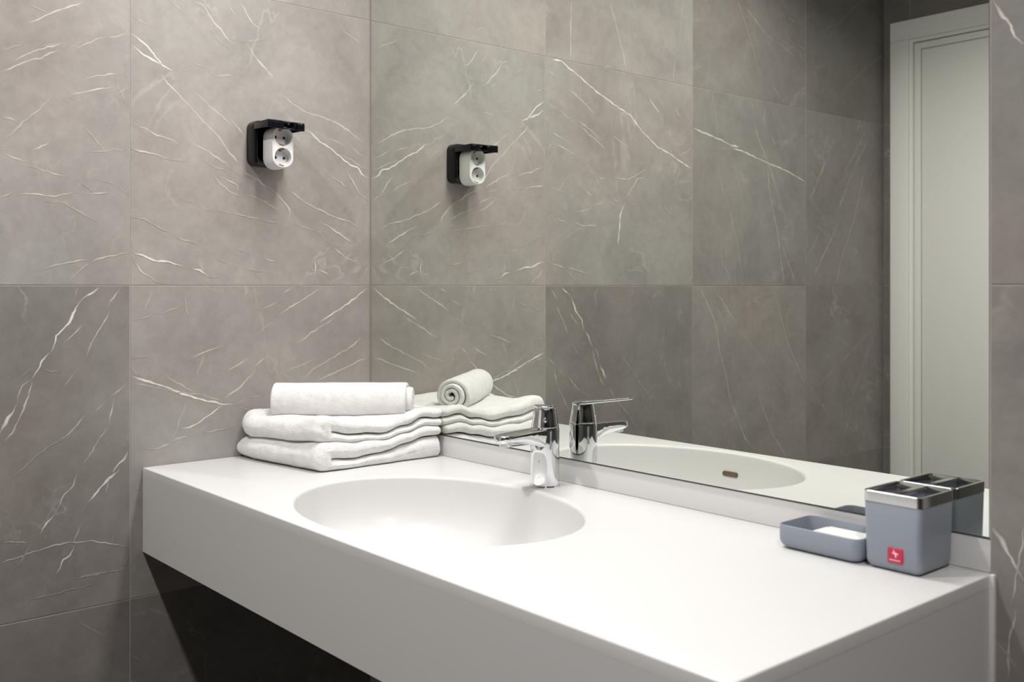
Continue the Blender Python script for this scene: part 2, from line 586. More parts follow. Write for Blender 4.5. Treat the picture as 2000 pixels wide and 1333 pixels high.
# left wall (socket wall), plane x = 0
wl = boxes('wall_left', [(-0.12, -0.0008, RY-0.12, 0.12, -0.02, CEIL+0.02)], M['grout'])
tag(wl, 'grey veined marble tile wall with the socket', kind='structure')
LCOLS = [0.0, -0.5389, -1.1389, -1.7389, RY]
LT = {(0, 0): .64, (0, 1): 0.98, (0, 2): 1.03, (0, 3): 1.05, (0, 4): 1,  # bottom row darkened in tone to stand in for light falling off
      (1, 0): .62, (1, 1): 0.75, (1, 2): 0.98, (1, 3): 1.0, (1, 4): 1,  # second-row tile: own stone variation plus shade worked into its tone
      (2, 0): .7, (2, 1): 0.92, (2, 2): 0.84, (2, 3): 0.78, (2, 4): 1,
      (3, 0): .7, (3, 1): 0.78, (3, 2): 0.85, (3, 3): 0.72, (3, 4): .8}
tile_wall(wl, LCOLS, ROWS, 'x+', 0.0, LT, VEINS_LEFT, 1)

# mirror wall, plane y = 0; tiled to the right of the mirror and below the counter
MX1 = 1.3815
wb = boxes('wall_back', [(0.0, RX+0.12, 0.0085, 0.12, -0.02, CEIL+0.02)], M['backing'])
tag(wb, 'mirror wall with grey veined marble tiles beside the mirror', kind='structure')
boxes('grout', [(MX1+0.0012, RX, 0.0009, 0.0084, 0.0, CEIL)], M['grout'], wb)
RT = {(0, 1): 0.86, (0, 2): 0.86}
tile_wall(wb, [MX1+0.0010, 1.985, 2.585, 3.185, RX], ROWS, 'y-', 0.0, RT, VEINS_RIGHT, -1)
tile_wall(wb, [0.0, 0.6, 1.2, MX1+0.0010], [0.0, 0.6, 0.84], 'y-', 0.0, {}, [], -1)

# door wall, plane y = RY, faces +y, with a door opening
DX0, DX1, DZ = 0.100, 0.960, 2.100
wf = boxes('wall_front', [(0.0, DX0, RY-0.12, RY-0.0008, -0.02, CEIL+0.02), (DX1, RX+0.12, RY-0.12, RY-0.0008, -0.02, CEIL+0.02),
                          (DX0, DX1, RY-0.12, RY-0.0008, DZ, CEIL+0.02)], M['grout'])
tag(wf, 'tiled wall with the white door', kind='structure')
tile_wall(wf, [0.0, DX0], ROWS, 'y+', RY, {(0, i): .58 for i in range(5)}, [], 1)  # all tiles on this wall: dim light put into a darker tone
tile_wall(wf, [DX0, 0.6, DX1], [DZ, 2.4, CEIL], 'y+', RY, {(i, j): .58 for i in range(2) for j in range(2)}, [], 1)
tile_wall(wf, [DX1, 1.56, 2.16, 2.76, 3.36, RX], ROWS, 'y+', RY, {(i, j): .5 for i in range(5) for j in range(5)}, [], 1)

wr = boxes('wall_right', [(RX, RX+0.12, RY-0.12, 0.0, -0.02, CEIL+0.02)], M['stone'])
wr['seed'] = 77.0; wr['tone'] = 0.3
tag(wr, 'plain grey stone wall', kind='structure')
fl = boxes('floor', [(-0.12, RX+0.12, RY-0.12, 0.12, -0.12, 0.0)], M['stone'])
fl['seed'] = 91.0; fl['tone'] = 0.08
tag(fl, 'near black stone floor', kind='structure')
ce = boxes('ceiling', [(-0.12, RX+0.12, RY-0.12, 0.12, CEIL, CEIL+0.12)], M['ceiling'])
tag(ce, 'white painted ceiling', kind='structure')

# door with casing, jamb and panelled leaf
dr = empty('door_1', (DX0, RY, 0)); tag(dr, 'white panelled door with plain white casing', kind='structure')
def dpart(name, L, bev=0.0015):
    o = boxes(name, [(a-DX0, b-DX0, c, d, e, f) for a, b, c, d, e, f in L], M['doorwhite'], dr, bev)
    return o
CW = 0.071
dpart('casing', [(0.031, 0.031+CW, 0.0, 0.014, 0.0, DZ-0.0005)])
dpart('casing', [(DX1-0.002, DX1-0.002+CW, 0.0, 0.014, 0.0, DZ-0.0005)])
dpart('casing', [(0.031, DX1-0.002+CW, 0.0, 0.014, DZ, DZ+CW)])
dpart('jamb', [(DX0, DX0+0.014, -0.11, 0.004, 0.0, DZ)], 0.001)
dpart('jamb', [(DX1-0.014, DX1, -0.11, 0.004, 0.0, DZ)], 0.001)
dpart('jamb', [(DX0+0.0135, DX1-0.0135, -0.11, 0.0036, DZ-0.012, DZ)], 0.0005)
lx0, lx1, lz1 = DX0+0.017, DX1-0.017, DZ-0.015
dpart('door_leaf', [(lx0, lx1, -0.045, -0.012, 0.006, lz1)], 0.001)
for b in ((lx0, lx0+0.024, 0.006, lz1), (lx1-0.024, lx1, 0.006, lz1), (lx0+0.024, lx1-0.024, lz1-0.024, lz1), (lx0+0.024, lx1-0.024, 0.006, 0.03)):
    dpart('edge_bead', [(b[0], b[1], -0.0125, -0.002, b[2], b[3])], 0.002)
dpart('door_stop', [(DX0, DX1, -0.07, -0.05, 0.0, DZ)])
dpart('door_panel', [(lx0+0.027, lx1-0.027, -0.0125, -0.004, 0.033, lz1-0.027)], 0.002)

# ------------------------------------------------------------------ mirror
ZC = 0.8495; ZM = 0.8920; MTOP = 2.40
mr = empty('wall_mirror', (0.69, 0.0, ZM))
tag(mr, 'large frameless wall mirror standing on the white backsplash', 'mirror')
boxes('mirror_pane', [(0.0030-0.69, MX1-0.69, 0.0, 0.0055, 0.0014, MTOP-ZM)], M['mirror'], mr, 0.0004, 1)
boxes('edge_seal', [(MX1-0.69, MX1+0.0019-0.69, 0.0006, 0.0056, 0.0, MTOP-ZM)], M['grout'], mr)
boxes('edge_strip', [(0.0018-0.69, MX1-0.69, 0.0008, 0.0058, 0.0002, 0.0013)], M['backing'], mr)

# ------------------------------------------------------------------ counter with moulded basin
L_, D_ = 1.3840, 0.5150
ZB = 0.6873
ct = empty('vanity_counter', (L_/2, -D_/2, ZB))
tag(ct, 'long white solid surface wash counter with moulded oval basin', 'vanity counter')
def cpart(o):
    o.parent = ct; o.matrix_parent_inverse = Matrix.Translation(ct.location).inverted(); return o

ECX, ECY, EA, EB = 0.636, -0.2864, 0.2755, 0.1985
def counter_top():
    x0, x1, y0, y1 = 0.001, L_, -D_, 0.0078
    angs = sorted(set([2*pi*i/160 for i in range(160)] + [math.atan2(y-ECY, x-ECX) % (2*pi) for x in (x0, x1) for y in (y0, y1)]))
    n = len(angs)
    def rect(a, ins=0.0):
        dx, dy = cos(a), sin(a); t = 1e9
        if dx > 1e-9: t = min(t, (x1-ins-ECX)/dx)
        if dx < -1e-9: t = min(t, (x0+ins-ECX)/dx)
        if dy > 1e-9: t = min(t, (y1-ins-ECY)/dy)
        if dy < -1e-9: t = min(t, (y0+ins-ECY)/dy)
        return ECX+dx*t, ECY+dy*t
    def ell(a, s, dz):
        # point of the ellipse that lies along direction a, moved inwards by s
        A, B = EA - s, EB - s
        r = 1/sqrt((cos(a)/A)**2 + (sin(a)/B)**2)
        return (ECX + r*cos(a), ECY + r*sin(a), ZC + dz)
    loops = []
    bv = 0.0022
    loops.append([(*rect(a), ZC-0.016) for a in angs])
    loops.append([(*rect(a), ZC-bv) for a in angs])
    for t in (30, 60):
        loops.append([(*rect(a, bv*(1-cos(radians(t)))), ZC-bv+bv*sin(radians(t))) for a in angs])
    loops.append([(*rect(a, bv), ZC) for a in angs])
    loops.append([ell(a, -0.006, 0) for a in angs])
    R = 0.0065                                   # rim fillet
    for t in range(0, 91, 15):
        loops.append([ell(a, R*sin(radians(t)) - 0.0055, -R*(1-cos(radians(t)))) for a in angs])
    wall = [(0.0022, -0.022), (0.0050, -0.045), (0.0095, -0.066), (0.018, -0.085), (0.032, -0.101), (0.052, -0.112), (0.080, -0.1185), (0.12, -0.122), (0.16, -0.1235), (0.178, -0.124)]
    for s, dz in wall: loops.append([ell(a, s, dz) for a in angs])
    v, f = loft(loops, cap0=False, cap1=True)
    return pyobj('countertop', v, f, M['solid'], smooth=38, fix=True)
cpart(counter_top())
cpart(boxes('front_panel', [(0.001, L_, -D_, -D_+0.014, ZB, ZC-0.0158)], M['solid']))
cpart(boxes('side_panel', [(L_-0.014, L_, -D_+0.013, -0.0005, ZB, ZC-0.0158)], M['solid']))
bs = boxes('backsplash', [(0.001-L_/2, L_/2, 0.0065, 0.0122, 0.0, ZM-0.0002-ZC)], M['solid'], bev=0.0018, seg=3)
bs.location = (L_/2, -0.004, ZC)
tag(bs, 'low white backsplash strip between the counter and the mirror', 'backsplash')
cpart(boxes('wall_seal', [(L_-0.001, L_+0.0055, -0.006, 0.004, ZB, ZC+0.0005)], M['sealant'], bev=0.0015))
v, f = lathe([(0.0001, 0.0), (0.0011, 0.0), (0.0008, 0.0004), (0.0001, 0.0005)], 10)
o = cpart(pyobj('speck', [(0.1557 + x*.8, -D_ - z + .0002, 0.7342 + y*1.3) for x, y, z in v], f, M['black_matte'])); tag(o, 'tiny dark speck on the white front panel')
# overflow slot in the front wall of the basin, facing the mirror
def capsule(w, h, n=12):
    return rrect(w, h, h/2 - 1e-4, n)
ov = []
yw = ECY - (EB - 0.0048)
for (w, h, y) in ((0.039, 0.0105, yw-0.004), (0.039, 0.0105, yw+0.0022), (0.038, 0.0095, yw+0.0026), (0.0365, 0.008, yw+0.0024), (0.036, 0.0075, yw+0.0018)):
    ov.append([(ECX + a, y, ZC - 0.0445 + b) for a, b in capsule(w, h)])
v, f = loft(ov, True, True)
o = cpart(pyobj('overflow_slot', v, f, M['brown'], smooth=40)); tag(o, 'small brown overflow slot in the basin wall')
v, f = lathe([(0.0001, ZC-0.1245), (0.031, ZC-0.1245), (0.032, ZC-0.1235), (0.031, ZC-0.1215), (0.024, ZC-0.1205), (0.022, ZC-0.1195), (0.0001, ZC-0.119)], 40, ECX, ECY)
o = cpart(pyobj('drain_plug', v, f, M['chrome'], smooth=40)); tag(o, 'round chrome drain plug')

# ------------------------------------------------------------------ basin mixer tap
FX, FY = 0.6362, -0.0470
fa = empty('basin_mixer_tap', (FX, FY, ZC))
tag(fa, 'chrome single lever mixer tap standing behind the basin', 'tap')
v, f = lathe([(0.0001, 0.0), (0.0262, 0.0), (0.0265, 0.0015), (0.0258, 0.003)], 64)
pyobj('base_ring', v, f, M['chrome'], fa, 35)
v, f = lathe([(0.0250, 0.0025), (0.0253, 0.004), (0.0253, 0.0985), (0.0249, 0.1015), (0.0238, 0.1030), (0.0001, 0.1030)], 72)
pyobj('tap_body', v, f, M['chrome'], fa, 35)
def spout():
    loops = []
    #  distance along -y, half width, top z, bottom z
    S = [(0.004, 0.0215, 0.1012, 0.066), (0.018, 0.0213, 0.1014, 0.070), (0.026, 0.0208, 0.1012, 0.0735), (0.034, 0.0203, 0.1010, 0.0762), (0.048, 0.0198, 0.1004, 0.0785),
         (0.066, 0.0193, 0.0996, 0.0805), (0.084, 0.0188, 0.0988, 0.0822), (0.094, 0.0178, 0.0983, 0.0830), (0.101, 0.0155, 0.0979, 0.0836),
         (0.1055, 0.0122, 0.0976, 0.0842), (0.1085, 0.0080, 0.0973, 0.0850), (0.1098, 0.0040, 0.0968, 0.0862)]
    for d, hw, zt, zb in S:
        h = zt - zb; r = min(0.007, hw*.8, h*.45); L = []
        for (a, b) in rrect(2*hw, h, r, 6):
            bb = b
            if b > 0: bb = h/2 - (h/2 - b)*0.45          # keep the top flatter than the belly
            L.append((a*(1 - 0.10*(b < -h*.2)), -d, (zt+zb)/2 + bb))
        loops.append(L)
    v, f = loft(loops)
    return pyobj('spout', v, f, M['chrome'], fa, 50)
spout()
v, f = lathe([(0.0001, 0.0775), (0.0095, 0.0775), (0.0112, 0.0785), (0.0115, 0.0800), (0.0115, 0.088)], 40, 0, -0.090)
pyobj('aerator', v, f, M['chrome_brushed'], fa, 35)
v, f = lathe([(0.0225, 0.1028), (0.0243, 0.1036), (0.0245, 0.1048), (0.0240, 0.1062), (0.0212, 0.1240), (0.0195, 0.1335), (0.0186, 0.1362), (0.0170, 0.1372), (0.0001, 0.1372)], 64)
pyobj('handle_hub', v, f, M['chrome'], fa, 35)
lv = radians(-42.5)                       # the lever is swung round to the right of the spout
def lever():
    loops = []
    for d, hw, th in ((-0.0195, 0.006, 0.0030), (-0.0175, 0.0125, 0.0048), (-0.011, 0.0180, 0.0056), (0.0, 0.0195, 0.0060), (0.012, 0.0192, 0.0058), (0.03, 0.0180, 0.0050), (0.05, 0.0165, 0.0044),
                      (0.070, 0.0150, 0.0040), (0.082, 0.0138, 0.0037), (0.087, 0.0118, 0.0034), (0.0895, 0.0085, 0.0030), (0.0905, 0.004, 0.0022)):
        zc = 0.1392 + 0.098*max(d, -0.02)
        loops.append([(d*cos(lv) - a*sin(lv), d*sin(lv) + a*cos(lv), zc + b) for a, b in rrect(2*hw, th, th*.42, 4)])
    v, f = loft(loops)
    return pyobj('lever', v, f, M['chrome'], fa, 45)
lever()
dv, df = [], []
n = 20
for ring, (r, k) in enumerate(((0.0036, 0.0), (0.0034, 0.0008), (0.0, 0.001))):
    for i in range(n):
        a = 2*pi*i/n; zz = 0.1175 + r*1.25*sin(a); rad = 0.0240 - (zz-0.1062)*0.155 + k - 0.0002
        ang = lv + r*cos(a)/0.0225
        dv.append((rad*cos(ang), rad*sin(ang), zz))
for r in range(2):
    for i in range(n): df.append((r*n+i, r*n+(i+1) % n, (r+1)*n+(i+1) % n, (r+1)*n+i))
o = pyobj('temperature_dot', dv, df, M['chrome_brushed'], fa, 180); tag(o, 'small pale oval mark on the hub')

# ------------------------------------------------------------------ wall socket with open lid, and plug adapter
SY, SZ = -0.2580, 1.4935
so = empty('wall_socket', (0, SY, SZ))
tag(so, 'black surface mounted wall socket with its lid flipped up', 'wall socket')
def yz_loops(L):      # loops of rounded rectangles in the wall plane: (x, width, height, radius)
    return [[(x, a, b) for a, b in rrect(w, h, r, 8)] for x, w, h, r in L]
v, f = loft(yz_loops([(0.0, .083, .094, .016), (0.020, .083, .094, .016), (0.0265, .0815, .0925, .0155), (0.0305, .078, .089, .014), (0.0325, .0725, .0835, .012), (0.0322, .066, .077, .010), (0.0310, .064, .075, .009), (0.014, .062, .073, .009)]), True, True)
pyobj('housing', v, f, M['black'], so, 50)
v, f = lathe([(0.0001, 0.0), (0.0215, 0.0), (0.0225, 0.004), (0.021, 0.006), (0.0195, 0.0045), (0.0195, 0.001)], 40)
v = [(0.014 + z, x, y) for x, y, z in v]
pyobj('socket_insert', v, f, M['black_matte'], so, 40)
def lid():
    hx, y0, y1, zt = 0.018, -0.0405, 0.0405, 0.040
    t = 0.003; xf = 0.0945; zr = 0.0235      # front rim bottom
    bm = bmesh.new()
    bm_box(bm, hx, xf, y0, y1, zt-t, zt, 0.0012)
    for ya, yb in ((y0, y0+t), (y1-t, y1)):
        bm_box(bm, hx+0.012, xf, ya, yb, zr+0.001, zt-0.001, 0.0010)
    w0, w1 = -0.006, 0.0155                   # latch opening in the front rim
    bm_box(bm, xf-t, xf, y0, w0, zr, zt-0.001, 0.0010)
    bm_box(bm, xf-t, xf, w1, y1, zr, zt-0.001, 0.0010)
    bm_box(bm, xf-t, xf, w0-0.001, w1+0.001, zr, zr+0.0022, 0.0006)
    bm_box(bm, xf-t, xf+0.0045, w1+0.007, y1-0.002, zr+0.002, zt-0.002, 0.0016)
    bm_box(bm, xf-0.018, xf-0.001, w0-0.0025, w0-0.0005, zr+0.003, zt-0.001, 0.0005)
    bm_box(bm, xf-0.018, xf-0.001, w1+0.0005, w1+0.0025, zr+0.003, zt-0.001, 0.0005)
    # bow the lid: the middle stands a little higher than both ends
    for vv in bm.verts:
        s = (vv.co.x - hx)/(xf-hx)
        vv.co.z += 0.0035*sin(pi*min(max(s, 0), 1)) - 0.0015*(vv.co.y - y0)/(y1-y0)
    me = bpy.data.meshes.new('lid'); bm.to_mesh(me); bm.free()
    return link('lid', me, M['black'], so, 40)
lid()
v, f = lathe([(0.0001, -0.036), (0.0032, -0.036), (0.0032, 0.036), (0.0001, 0.036)], 20)
v = [(0.022 + x, z, 0.0395 + y) for x, y, z in v]
pyobj('hinge', v, f, M['black'], so, 40)

AZ0 = 1.4830; AY = -0.2545
ad = empty('plug_adapter', (0.030, AY, AZ0))
tag(ad, 'white double plug adapter pushed into the black wall socket', 'plug adapter')
AW, AH, AR = 0.0485, 0.0865, 0.0220
XF = 0.0425                                    # front face, from the adapter origin
def xl(L): return [[(x, a, b) for a, b in rrect(w, h, r, 12)] for x, w, h, r in L]
v, f = loft(xl([(-0.004, .030, .060, .014), (0.0, AW-.004, AH-.004, AR-.002), (0.002, AW, AH, AR), (0.006, AW, AH, AR), (XF-0.004, AW-0.001, AH-0.001, AR), (XF-0.0012, AW-0.0022, AH-0.0022, AR-0.001), (XF, AW-0.006, AH-0.006, AR-0.003)]), True, False)
pyobj('adapter_body', v, f, M['whiteplastic'], ad, 40)
WR = 0.0192
face_out = rrect(AW-0.006, AH-0.006, AR-0.003, 24)
for sgn in (1, -1):
    cz = sgn*0.0208
    half = [(a, b) for a, b in face_out if b*sgn >= 0]
    # ring between the well rim and this half of the face outline
    n = 72; outer = []; inner = []
    W2, H2, r2 = (AW-0.006)/2, (AH-0.006)/2, AR-0.003
    for i in range(n):
        a = 2*pi*i/n; dx, dy = cos(a), sin(a)
        lo, hi = 0.0, 0.2
        for _ in range(40):
            t = (lo+hi)/2; x, z = dx*t, cz+dy*t
            ins = abs(x) <= W2 and abs(z) <= H2 and z*sgn >= 0
            if ins and abs(x) > W2-r2 and abs(z) > H2-r2:
                ins = math.hypot(abs(x)-(W2-r2), abs(z)-(H2-r2)) <= r2
            if ins: lo = t
            else: hi = t
        outer.append((XF, dx*lo, cz+dy*lo)); inner.append((XF, WR*dx, cz+WR*dy))
    v, f = loft([outer, inner, [(XF-0.0012, (WR-.0006)*cos(2*pi*i/n), cz+(WR-.0006)*sin(2*pi*i/n)) for i in range(n)]], False, False)
    pyobj('face_plate', v, f, M['whiteplastic'], ad, 40)
    prof = [(WR-0.0006, -0.0008), (WR-0.0012, -0.010), (WR-0.0018, -0.0142), (WR-0.003, -0.0152), (0.0001, -0.0152)]
    v, f = lathe(prof, 56); f = [q for q in f if len(q) == 4] + [tuple(4*56 + i for i in range(56))]; v = [(z, x, y) for x, y, z in v]
    w = pyobj('socket_well', [(XF + x, y, cz + z) for x, y, z in v], f, M['well'], ad, 40)
    for s in (-1, 1):
        v, f = lathe([(0.0001, -0.0145), (0.0026, -0.0145), (0.0030, -0.0153), (0.0001, -0.0153)], 20)
        pyobj('pin_hole', [(XF + z, x + s*0.0095, cz + y) for x, y, z in v], f, M['black_matte'], w, 30)
        zz = cz + s*(WR-0.0035)
        boxes('earth_clip', [(XF-0.0150, XF-0.0035, -0.0042, 0.0042, min(zz, zz+s*.0016), max(zz, zz+s*.0016)), (XF-0.0152, XF-0.0125, -0.0022, 0.0022, min(zz, zz-s*.003), max(zz, zz-s*.003))], M['brass'], w, 0.0004, 1)

# ------------------------------------------------------------------ towels
def idw(ctrl, p=2.6):
    def fn(x, y):
        W = S = 0.0
        for cx, cy, val in ctrl:
            d = (x-cx)**2 + (y-cy)**2 + 2e-4
            w = d**(-p/2); W += w; S += w*val
        return S/W
    return fn

def folded_towel(name, label, x0, x1, yf, yb, zb, th, slit, seed, endr=0.0125, gap=0.022):
    prof = []                    # (yy, q, centre yy, centre q, layer)
    b = 0.085; nb = 40
    def fq(yy): return slit(yy)
    def add(yy, q, cy, cq): prof.append((yy, q, cy, cq))
    for i in range(nb+1):
        yy = 1 - (1-b)*i/nb; c = (fq(yy)-gap)/2; add(yy, 0.0, yy, c)
    for i in range(1, 16):
        a = -pi/2 + pi*i/16
        fm = fq(b); 
        q = .5 + .5*sin(a); yy = b - b*cos(a)
        cq = (fm-gap)/2 + (1-gap*0 - (fm-gap)/2 - (1-fm-gap)/2)*(sin(a)*.5+.5); cy = b - b*.5*cos(a)
        add(yy, q, cy, cq)
    for i in range(nb+1):
        yy = b + (1-b)*i/nb; c = (1+fq(yy)+gap)/2; add(yy, 1.0, yy, c)
    c = (1+fq(1)+gap)/2; h = (1-fq(1)-gap)/2
    for i in range(1, 8):
        a = pi/2 - pi*i/8; add(1+0.03*cos(a), c+h*sin(a), 1, c)
    for i in range(nb+1):
        yy = 1 - (1-b*1.3)*i/nb; add(yy, fq(yy)+gap*min(1, .25+3*(yy-b)), yy, (1+fq(yy)+gap)/2)
    for i in range(nb+1):
        yy = b*1.3 + (1-b*1.3)*i/nb; add(yy, fq(yy)-gap*min(1, .25+3*(yy-b)), yy, (fq(yy)-gap)/2)
    c = (fq(1)-gap)/2
    for i in range(1, 8):
        a = pi/2 - pi*i/8; add(1+0.02*cos(a), c+c*sin(a), 1, c)
    rings = []
    ns = 44
    for e in range(5): rings.append((0.0, 90-90*e/5.0, -1))
    for i in range(ns+1): rings.append((i/ns, 0.0, 0))
    for e in range(1, 6): rings.append((1.0, 90*e/5.0, 1))
    loops = []
    for s, th_, side in rings:
        k = cos(radians(th_)); ex = sin(radians(th_))*endr*side
        L = []
        for yy, q, cy, cq in prof:
            y_ = cy + (yy-cy)*k; q_ = cq + (q-cq)*max(k, 0.02)
            x = x0 + endr + (x1-x0-2*endr)*s + ex
            F = yf(x); y = F + y_*(yb-F)
            T = th(x, y); z = zb(x, y) + q_*T
            n1 = noise.noise((x*22+seed, y*22, q_*2.5)); n2 = noise.noise((x*60, y*60+seed, q_*4))
            z += (0.0016*n1 + 0.0006*n2)*(0.15 + min(q_*3, 1))
            y += (0.0030*noise.noise((x*14, seed, q_*3.0)) + 0.0010*noise.noise((x*45, seed, q_*8)))*(1-y_)
            x += 0.0030*noise.noise((y*16, seed+4, q_*3.0))*s + 0.0012*noise.noise((y*50, seed+8, q_*6))*s
            L.append((max(x, 0.002), y, z))
        loops.append(L)
    v, f = loft(loops, True, True)
    # origin at the base centre
    ox, oy, oz = (x0+x1)/2, (yf((x0+x1)/2)+yb)/2, min(p[2] for p in v)
    o = pyobj(name, [(x-ox, y-oy, z-oz) for x, y, z in v], f, M['terry'], None, 75)
    o.location = (ox, oy, oz)
    tag(o, label, 'towel', 'white towels on the counter')
    return o

T1 = idw([(0.02, -0.30, .042), (0.14, -0.29, .047), (0.27, -0.27, .055), (0.27, -0.20, .050), (0.27, -0.14, .047), (0.27, -0.09, .056), (0.27, -0.045, .066), (0.27, -0.01, .062), (0.13, -0.15, .048), (0.02, -0.02, .05), (0.13, -0.02, .054), (0.03, -.15, .046)])
T2 = idw([(0.02, -0.30, .055), (0.10, -0.29, .043), (0.18, -0.28, .043), (0.25, -0.27, .050), (0.27, -0.20, .040), (0.27, -0.14, .037), (0.27, -0.09, .035), (0.27, -0.045, .038), (0.27, -0.01, .036), (0.13, -0.15, .034), (0.02, -0.02, .052), (0.13, -0.02, .046), (0.03, -.15, .054)])
yf1 = lambda x: -0.338 + 0.150*min(max(x, 0), .28) + 0.012*max(0, 1-x/.06)
yf2 = lambda x: -0.334 + 0.150*min(max(x, 0), .28) + 0.022*max(0, 1-x/.05)
ZT = ZC + 0.0003
lerp = lambda pts: (lambda t: next((a[1] + (b[1]-a[1])*(t-a[0])/(b[0]-a[0]) for a, b in zip(pts, pts[1:]) if t <= b[0]), pts[-1][1]))
folded_towel('folded_towel', 'white folded terry towel lying flat on the counter, under another one', 0.004, 0.280, yf1, -0.012,
             lambda x, y: ZT, T1, lerp([(0, .38), (.3, .36), (.5, .46), (.75, .62), (1.0, .70)]), 3.1)
folded_towel('folded_towel', 'white folded terry towel on top of the other one, carrying the rolled towel', 0.006, 0.274, yf2, -0.004,
             lambda x, y: ZT + T1(x, y) - 0.0015, T2, lerp([(0, .42), (.3, .36), (.6, .36), (.85, .48), (1.0, .5)]), 8.7)

def rolled_towel():
    Lr = 0.272; turns = 3.15; ro = 0.0403; ri = 0.0095; t = (ro-ri)/turns
    n = 190; path = []
    for i in range(n+1):
        u = i/n; a = 2*pi*turns*u
        r = ri + (ro-ri)*u - t/2 + (0.0015*noise.noise((a*.8, 3, 1)) if u < .8 else 0)
        path.append((a, max(r, 0.003)))
    a_off = radians(-100) - 2*pi*turns
    ht = t*0.455
    prof = []
    for i, (a, r) in enumerate(path):
        e = min(1, i/4, (n-i)/6); k = sqrt(max(0, 1-(1-e)**2))
        prof.append((a, r, ht*k, i/n))
    outl = [(a, r + h, r, u) for a, r, h, u in prof] + [(a, r - h, r, u) for a, r, h, u in reversed(prof)]
    rings = []
    for e in range(6): rings.append((0.0, 90-90*e/6.0, -1))
    for i in range(31): rings.append((i/30, 0.0, 0))
    for e in range(1, 7): rings.append((1.0, 90*e/6.0, 1))
    er = 0.0042; loops = []
    for s, th_, side in rings:
        k = cos(radians(th_)); ex = sin(radians(th_))*er*side; L = []
        for a, rr, rc, u in outl:
            r = rc + (rr-rc)*max(k, .03)
            aa = a + a_off
            prot = 0.013*max(0, min(1, (0.86-u)*5)) + 0.003*noise.noise((aa*.7, u*4, 2))
            lo = -Lr/2 + er + 0.004*noise.noise((aa*.6, u*3, 7))*.5; hi = Lr/2 - er + prot
            x = lo + (hi-lo)*s + ex
            outer = max(0, (u-.66)*3)
            r += outer*(0.0010*noise.noise((x*30, aa*1.2, 5)) + 0.0016*noise.noise((x*9, aa, 11)))
            y = r*cos(aa); z = r*sin(aa)*0.985
            L.append((x, y, z))
        loops.append(L)
    v, f = loft(loops, True, True)
    zmin = min(p[2] for p in v)
    o = pyobj('rolled_towel', [(x, y, z - zmin) for x, y, z in v], f, M['terry'], None, 70)
    return o, zmin
rt, zmin = rolled_towel()
ra = radians(50.5)
rt.location = (0.1435, -0.1625, 0.9665 + zmin)
rt.rotation_euler = (0, 0, ra)
tag(rt, 'white rolled up terry towel lying across the folded towels', 'towel', 'white towels on the counter')

# ------------------------------------------------------------------ toothbrush cup and soap dish
def shell(name, w, d, h, rv, rb, wall, mat, parent, taper=0.0, floor_t=0.004):
    loops = []
    for t in range(0, 91, 15):
        ins = rb*(1 - sin(radians(t))); z = rb*(1 - cos(radians(t)))
        tp = taper*(1 - z/h)
        loops.append([(a, b, z) for a, b in rrect(w-2*ins-2*tp, d-2*ins-2*tp, max(rv-ins*.35, .003), 8)])
    loops.append([(a, b, h-0.0006) for a, b in rrect(w, d, rv, 8)])
    loops.append([(a, b, h) for a, b in rrect(w-0.0012, d-0.0012, rv-.0006, 8)])
    loops.append([(a, b, h) for a, b in rrect(w-2*wall+.0008, d-2*wall+.0008, max(rv-wall, .002), 8)])
    loops.append([(a, b, h-0.001) for a, b in rrect(w-2*wall, d-2*wall, max(rv-wall, .002), 8)])
    for t in range(90, -1, -30):
        r2 = rb*.8; ins = r2*(1 - sin(radians(t))); z = floor_t + r2*(1 - cos(radians(t)))
        tp = taper*(1 - z/h)
        loops.append([(a, b, z) for a, b in rrect(w-2*wall-2*ins-2*tp, d-2*wall-2*ins-2*tp, max(rv-wall-ins*.35, .002), 8)])
    v, f = loft(loops)
    return pyobj(name, v, f, mat, parent, 50)

CX0, CX1, CY0, CY1 = 1.2630, 1.3400, -0.0858, -0.0012
CZ = 0.9455 - ZC
cu = empty('toothbrush_cup', ((CX0+CX1)/2, (CY0+CY1)/2, ZC))
tag(cu, 'blue grey square toothbrush cup with chrome rim and red sticker', 'toothbrush cup')
cw, cdp = CX1-CX0, CY1-CY0
shell('cup_body', cw-.0008, cdp-.0008, CZ-0.0125, 0.0075, 0.011, 0.0024, M['greyplastic'], cu, 0.0018)
R0 = CZ-0.0130
ring = []
for w, z, r in ((cw, R0, .0075), (cw, CZ-.0006, .0075), (cw-.0012, CZ, .007), (cw-.0064, CZ, .0045), (cw-.0070, CZ-.0006, .0042), (cw-.0070, R0, .0042)):
    ring.append([(a, b, z) for a, b in rrect(w, w - cw + cdp, r, 8)])
v, f = loft(ring, False, False, closed=True)
pyobj('chrome_rim', v, f, M['chrome_brushed'], cu, 35)
boxes('rim_divider', [(-0.0042, 0.0042, -cdp/2+.003, cdp/2-.003, CZ-.006, CZ-.0002)], M['chrome_brushed'], cu, 0.0006)
boxes('cup_divider', [(-0.0012, 0.0012, -cdp/2+.003, cdp/2-.003, 0.004, CZ-.0055)], M['greyplastic'], cu, 0.0003, 1)
v, f = loft([[(a, b, z) for a, b in rrect(cw-.0160, cdp-.0160, .008, 8)] for z in (-0.0004, 0.0012)])
pyobj('foot', v, f, M['black_matte'], cu)
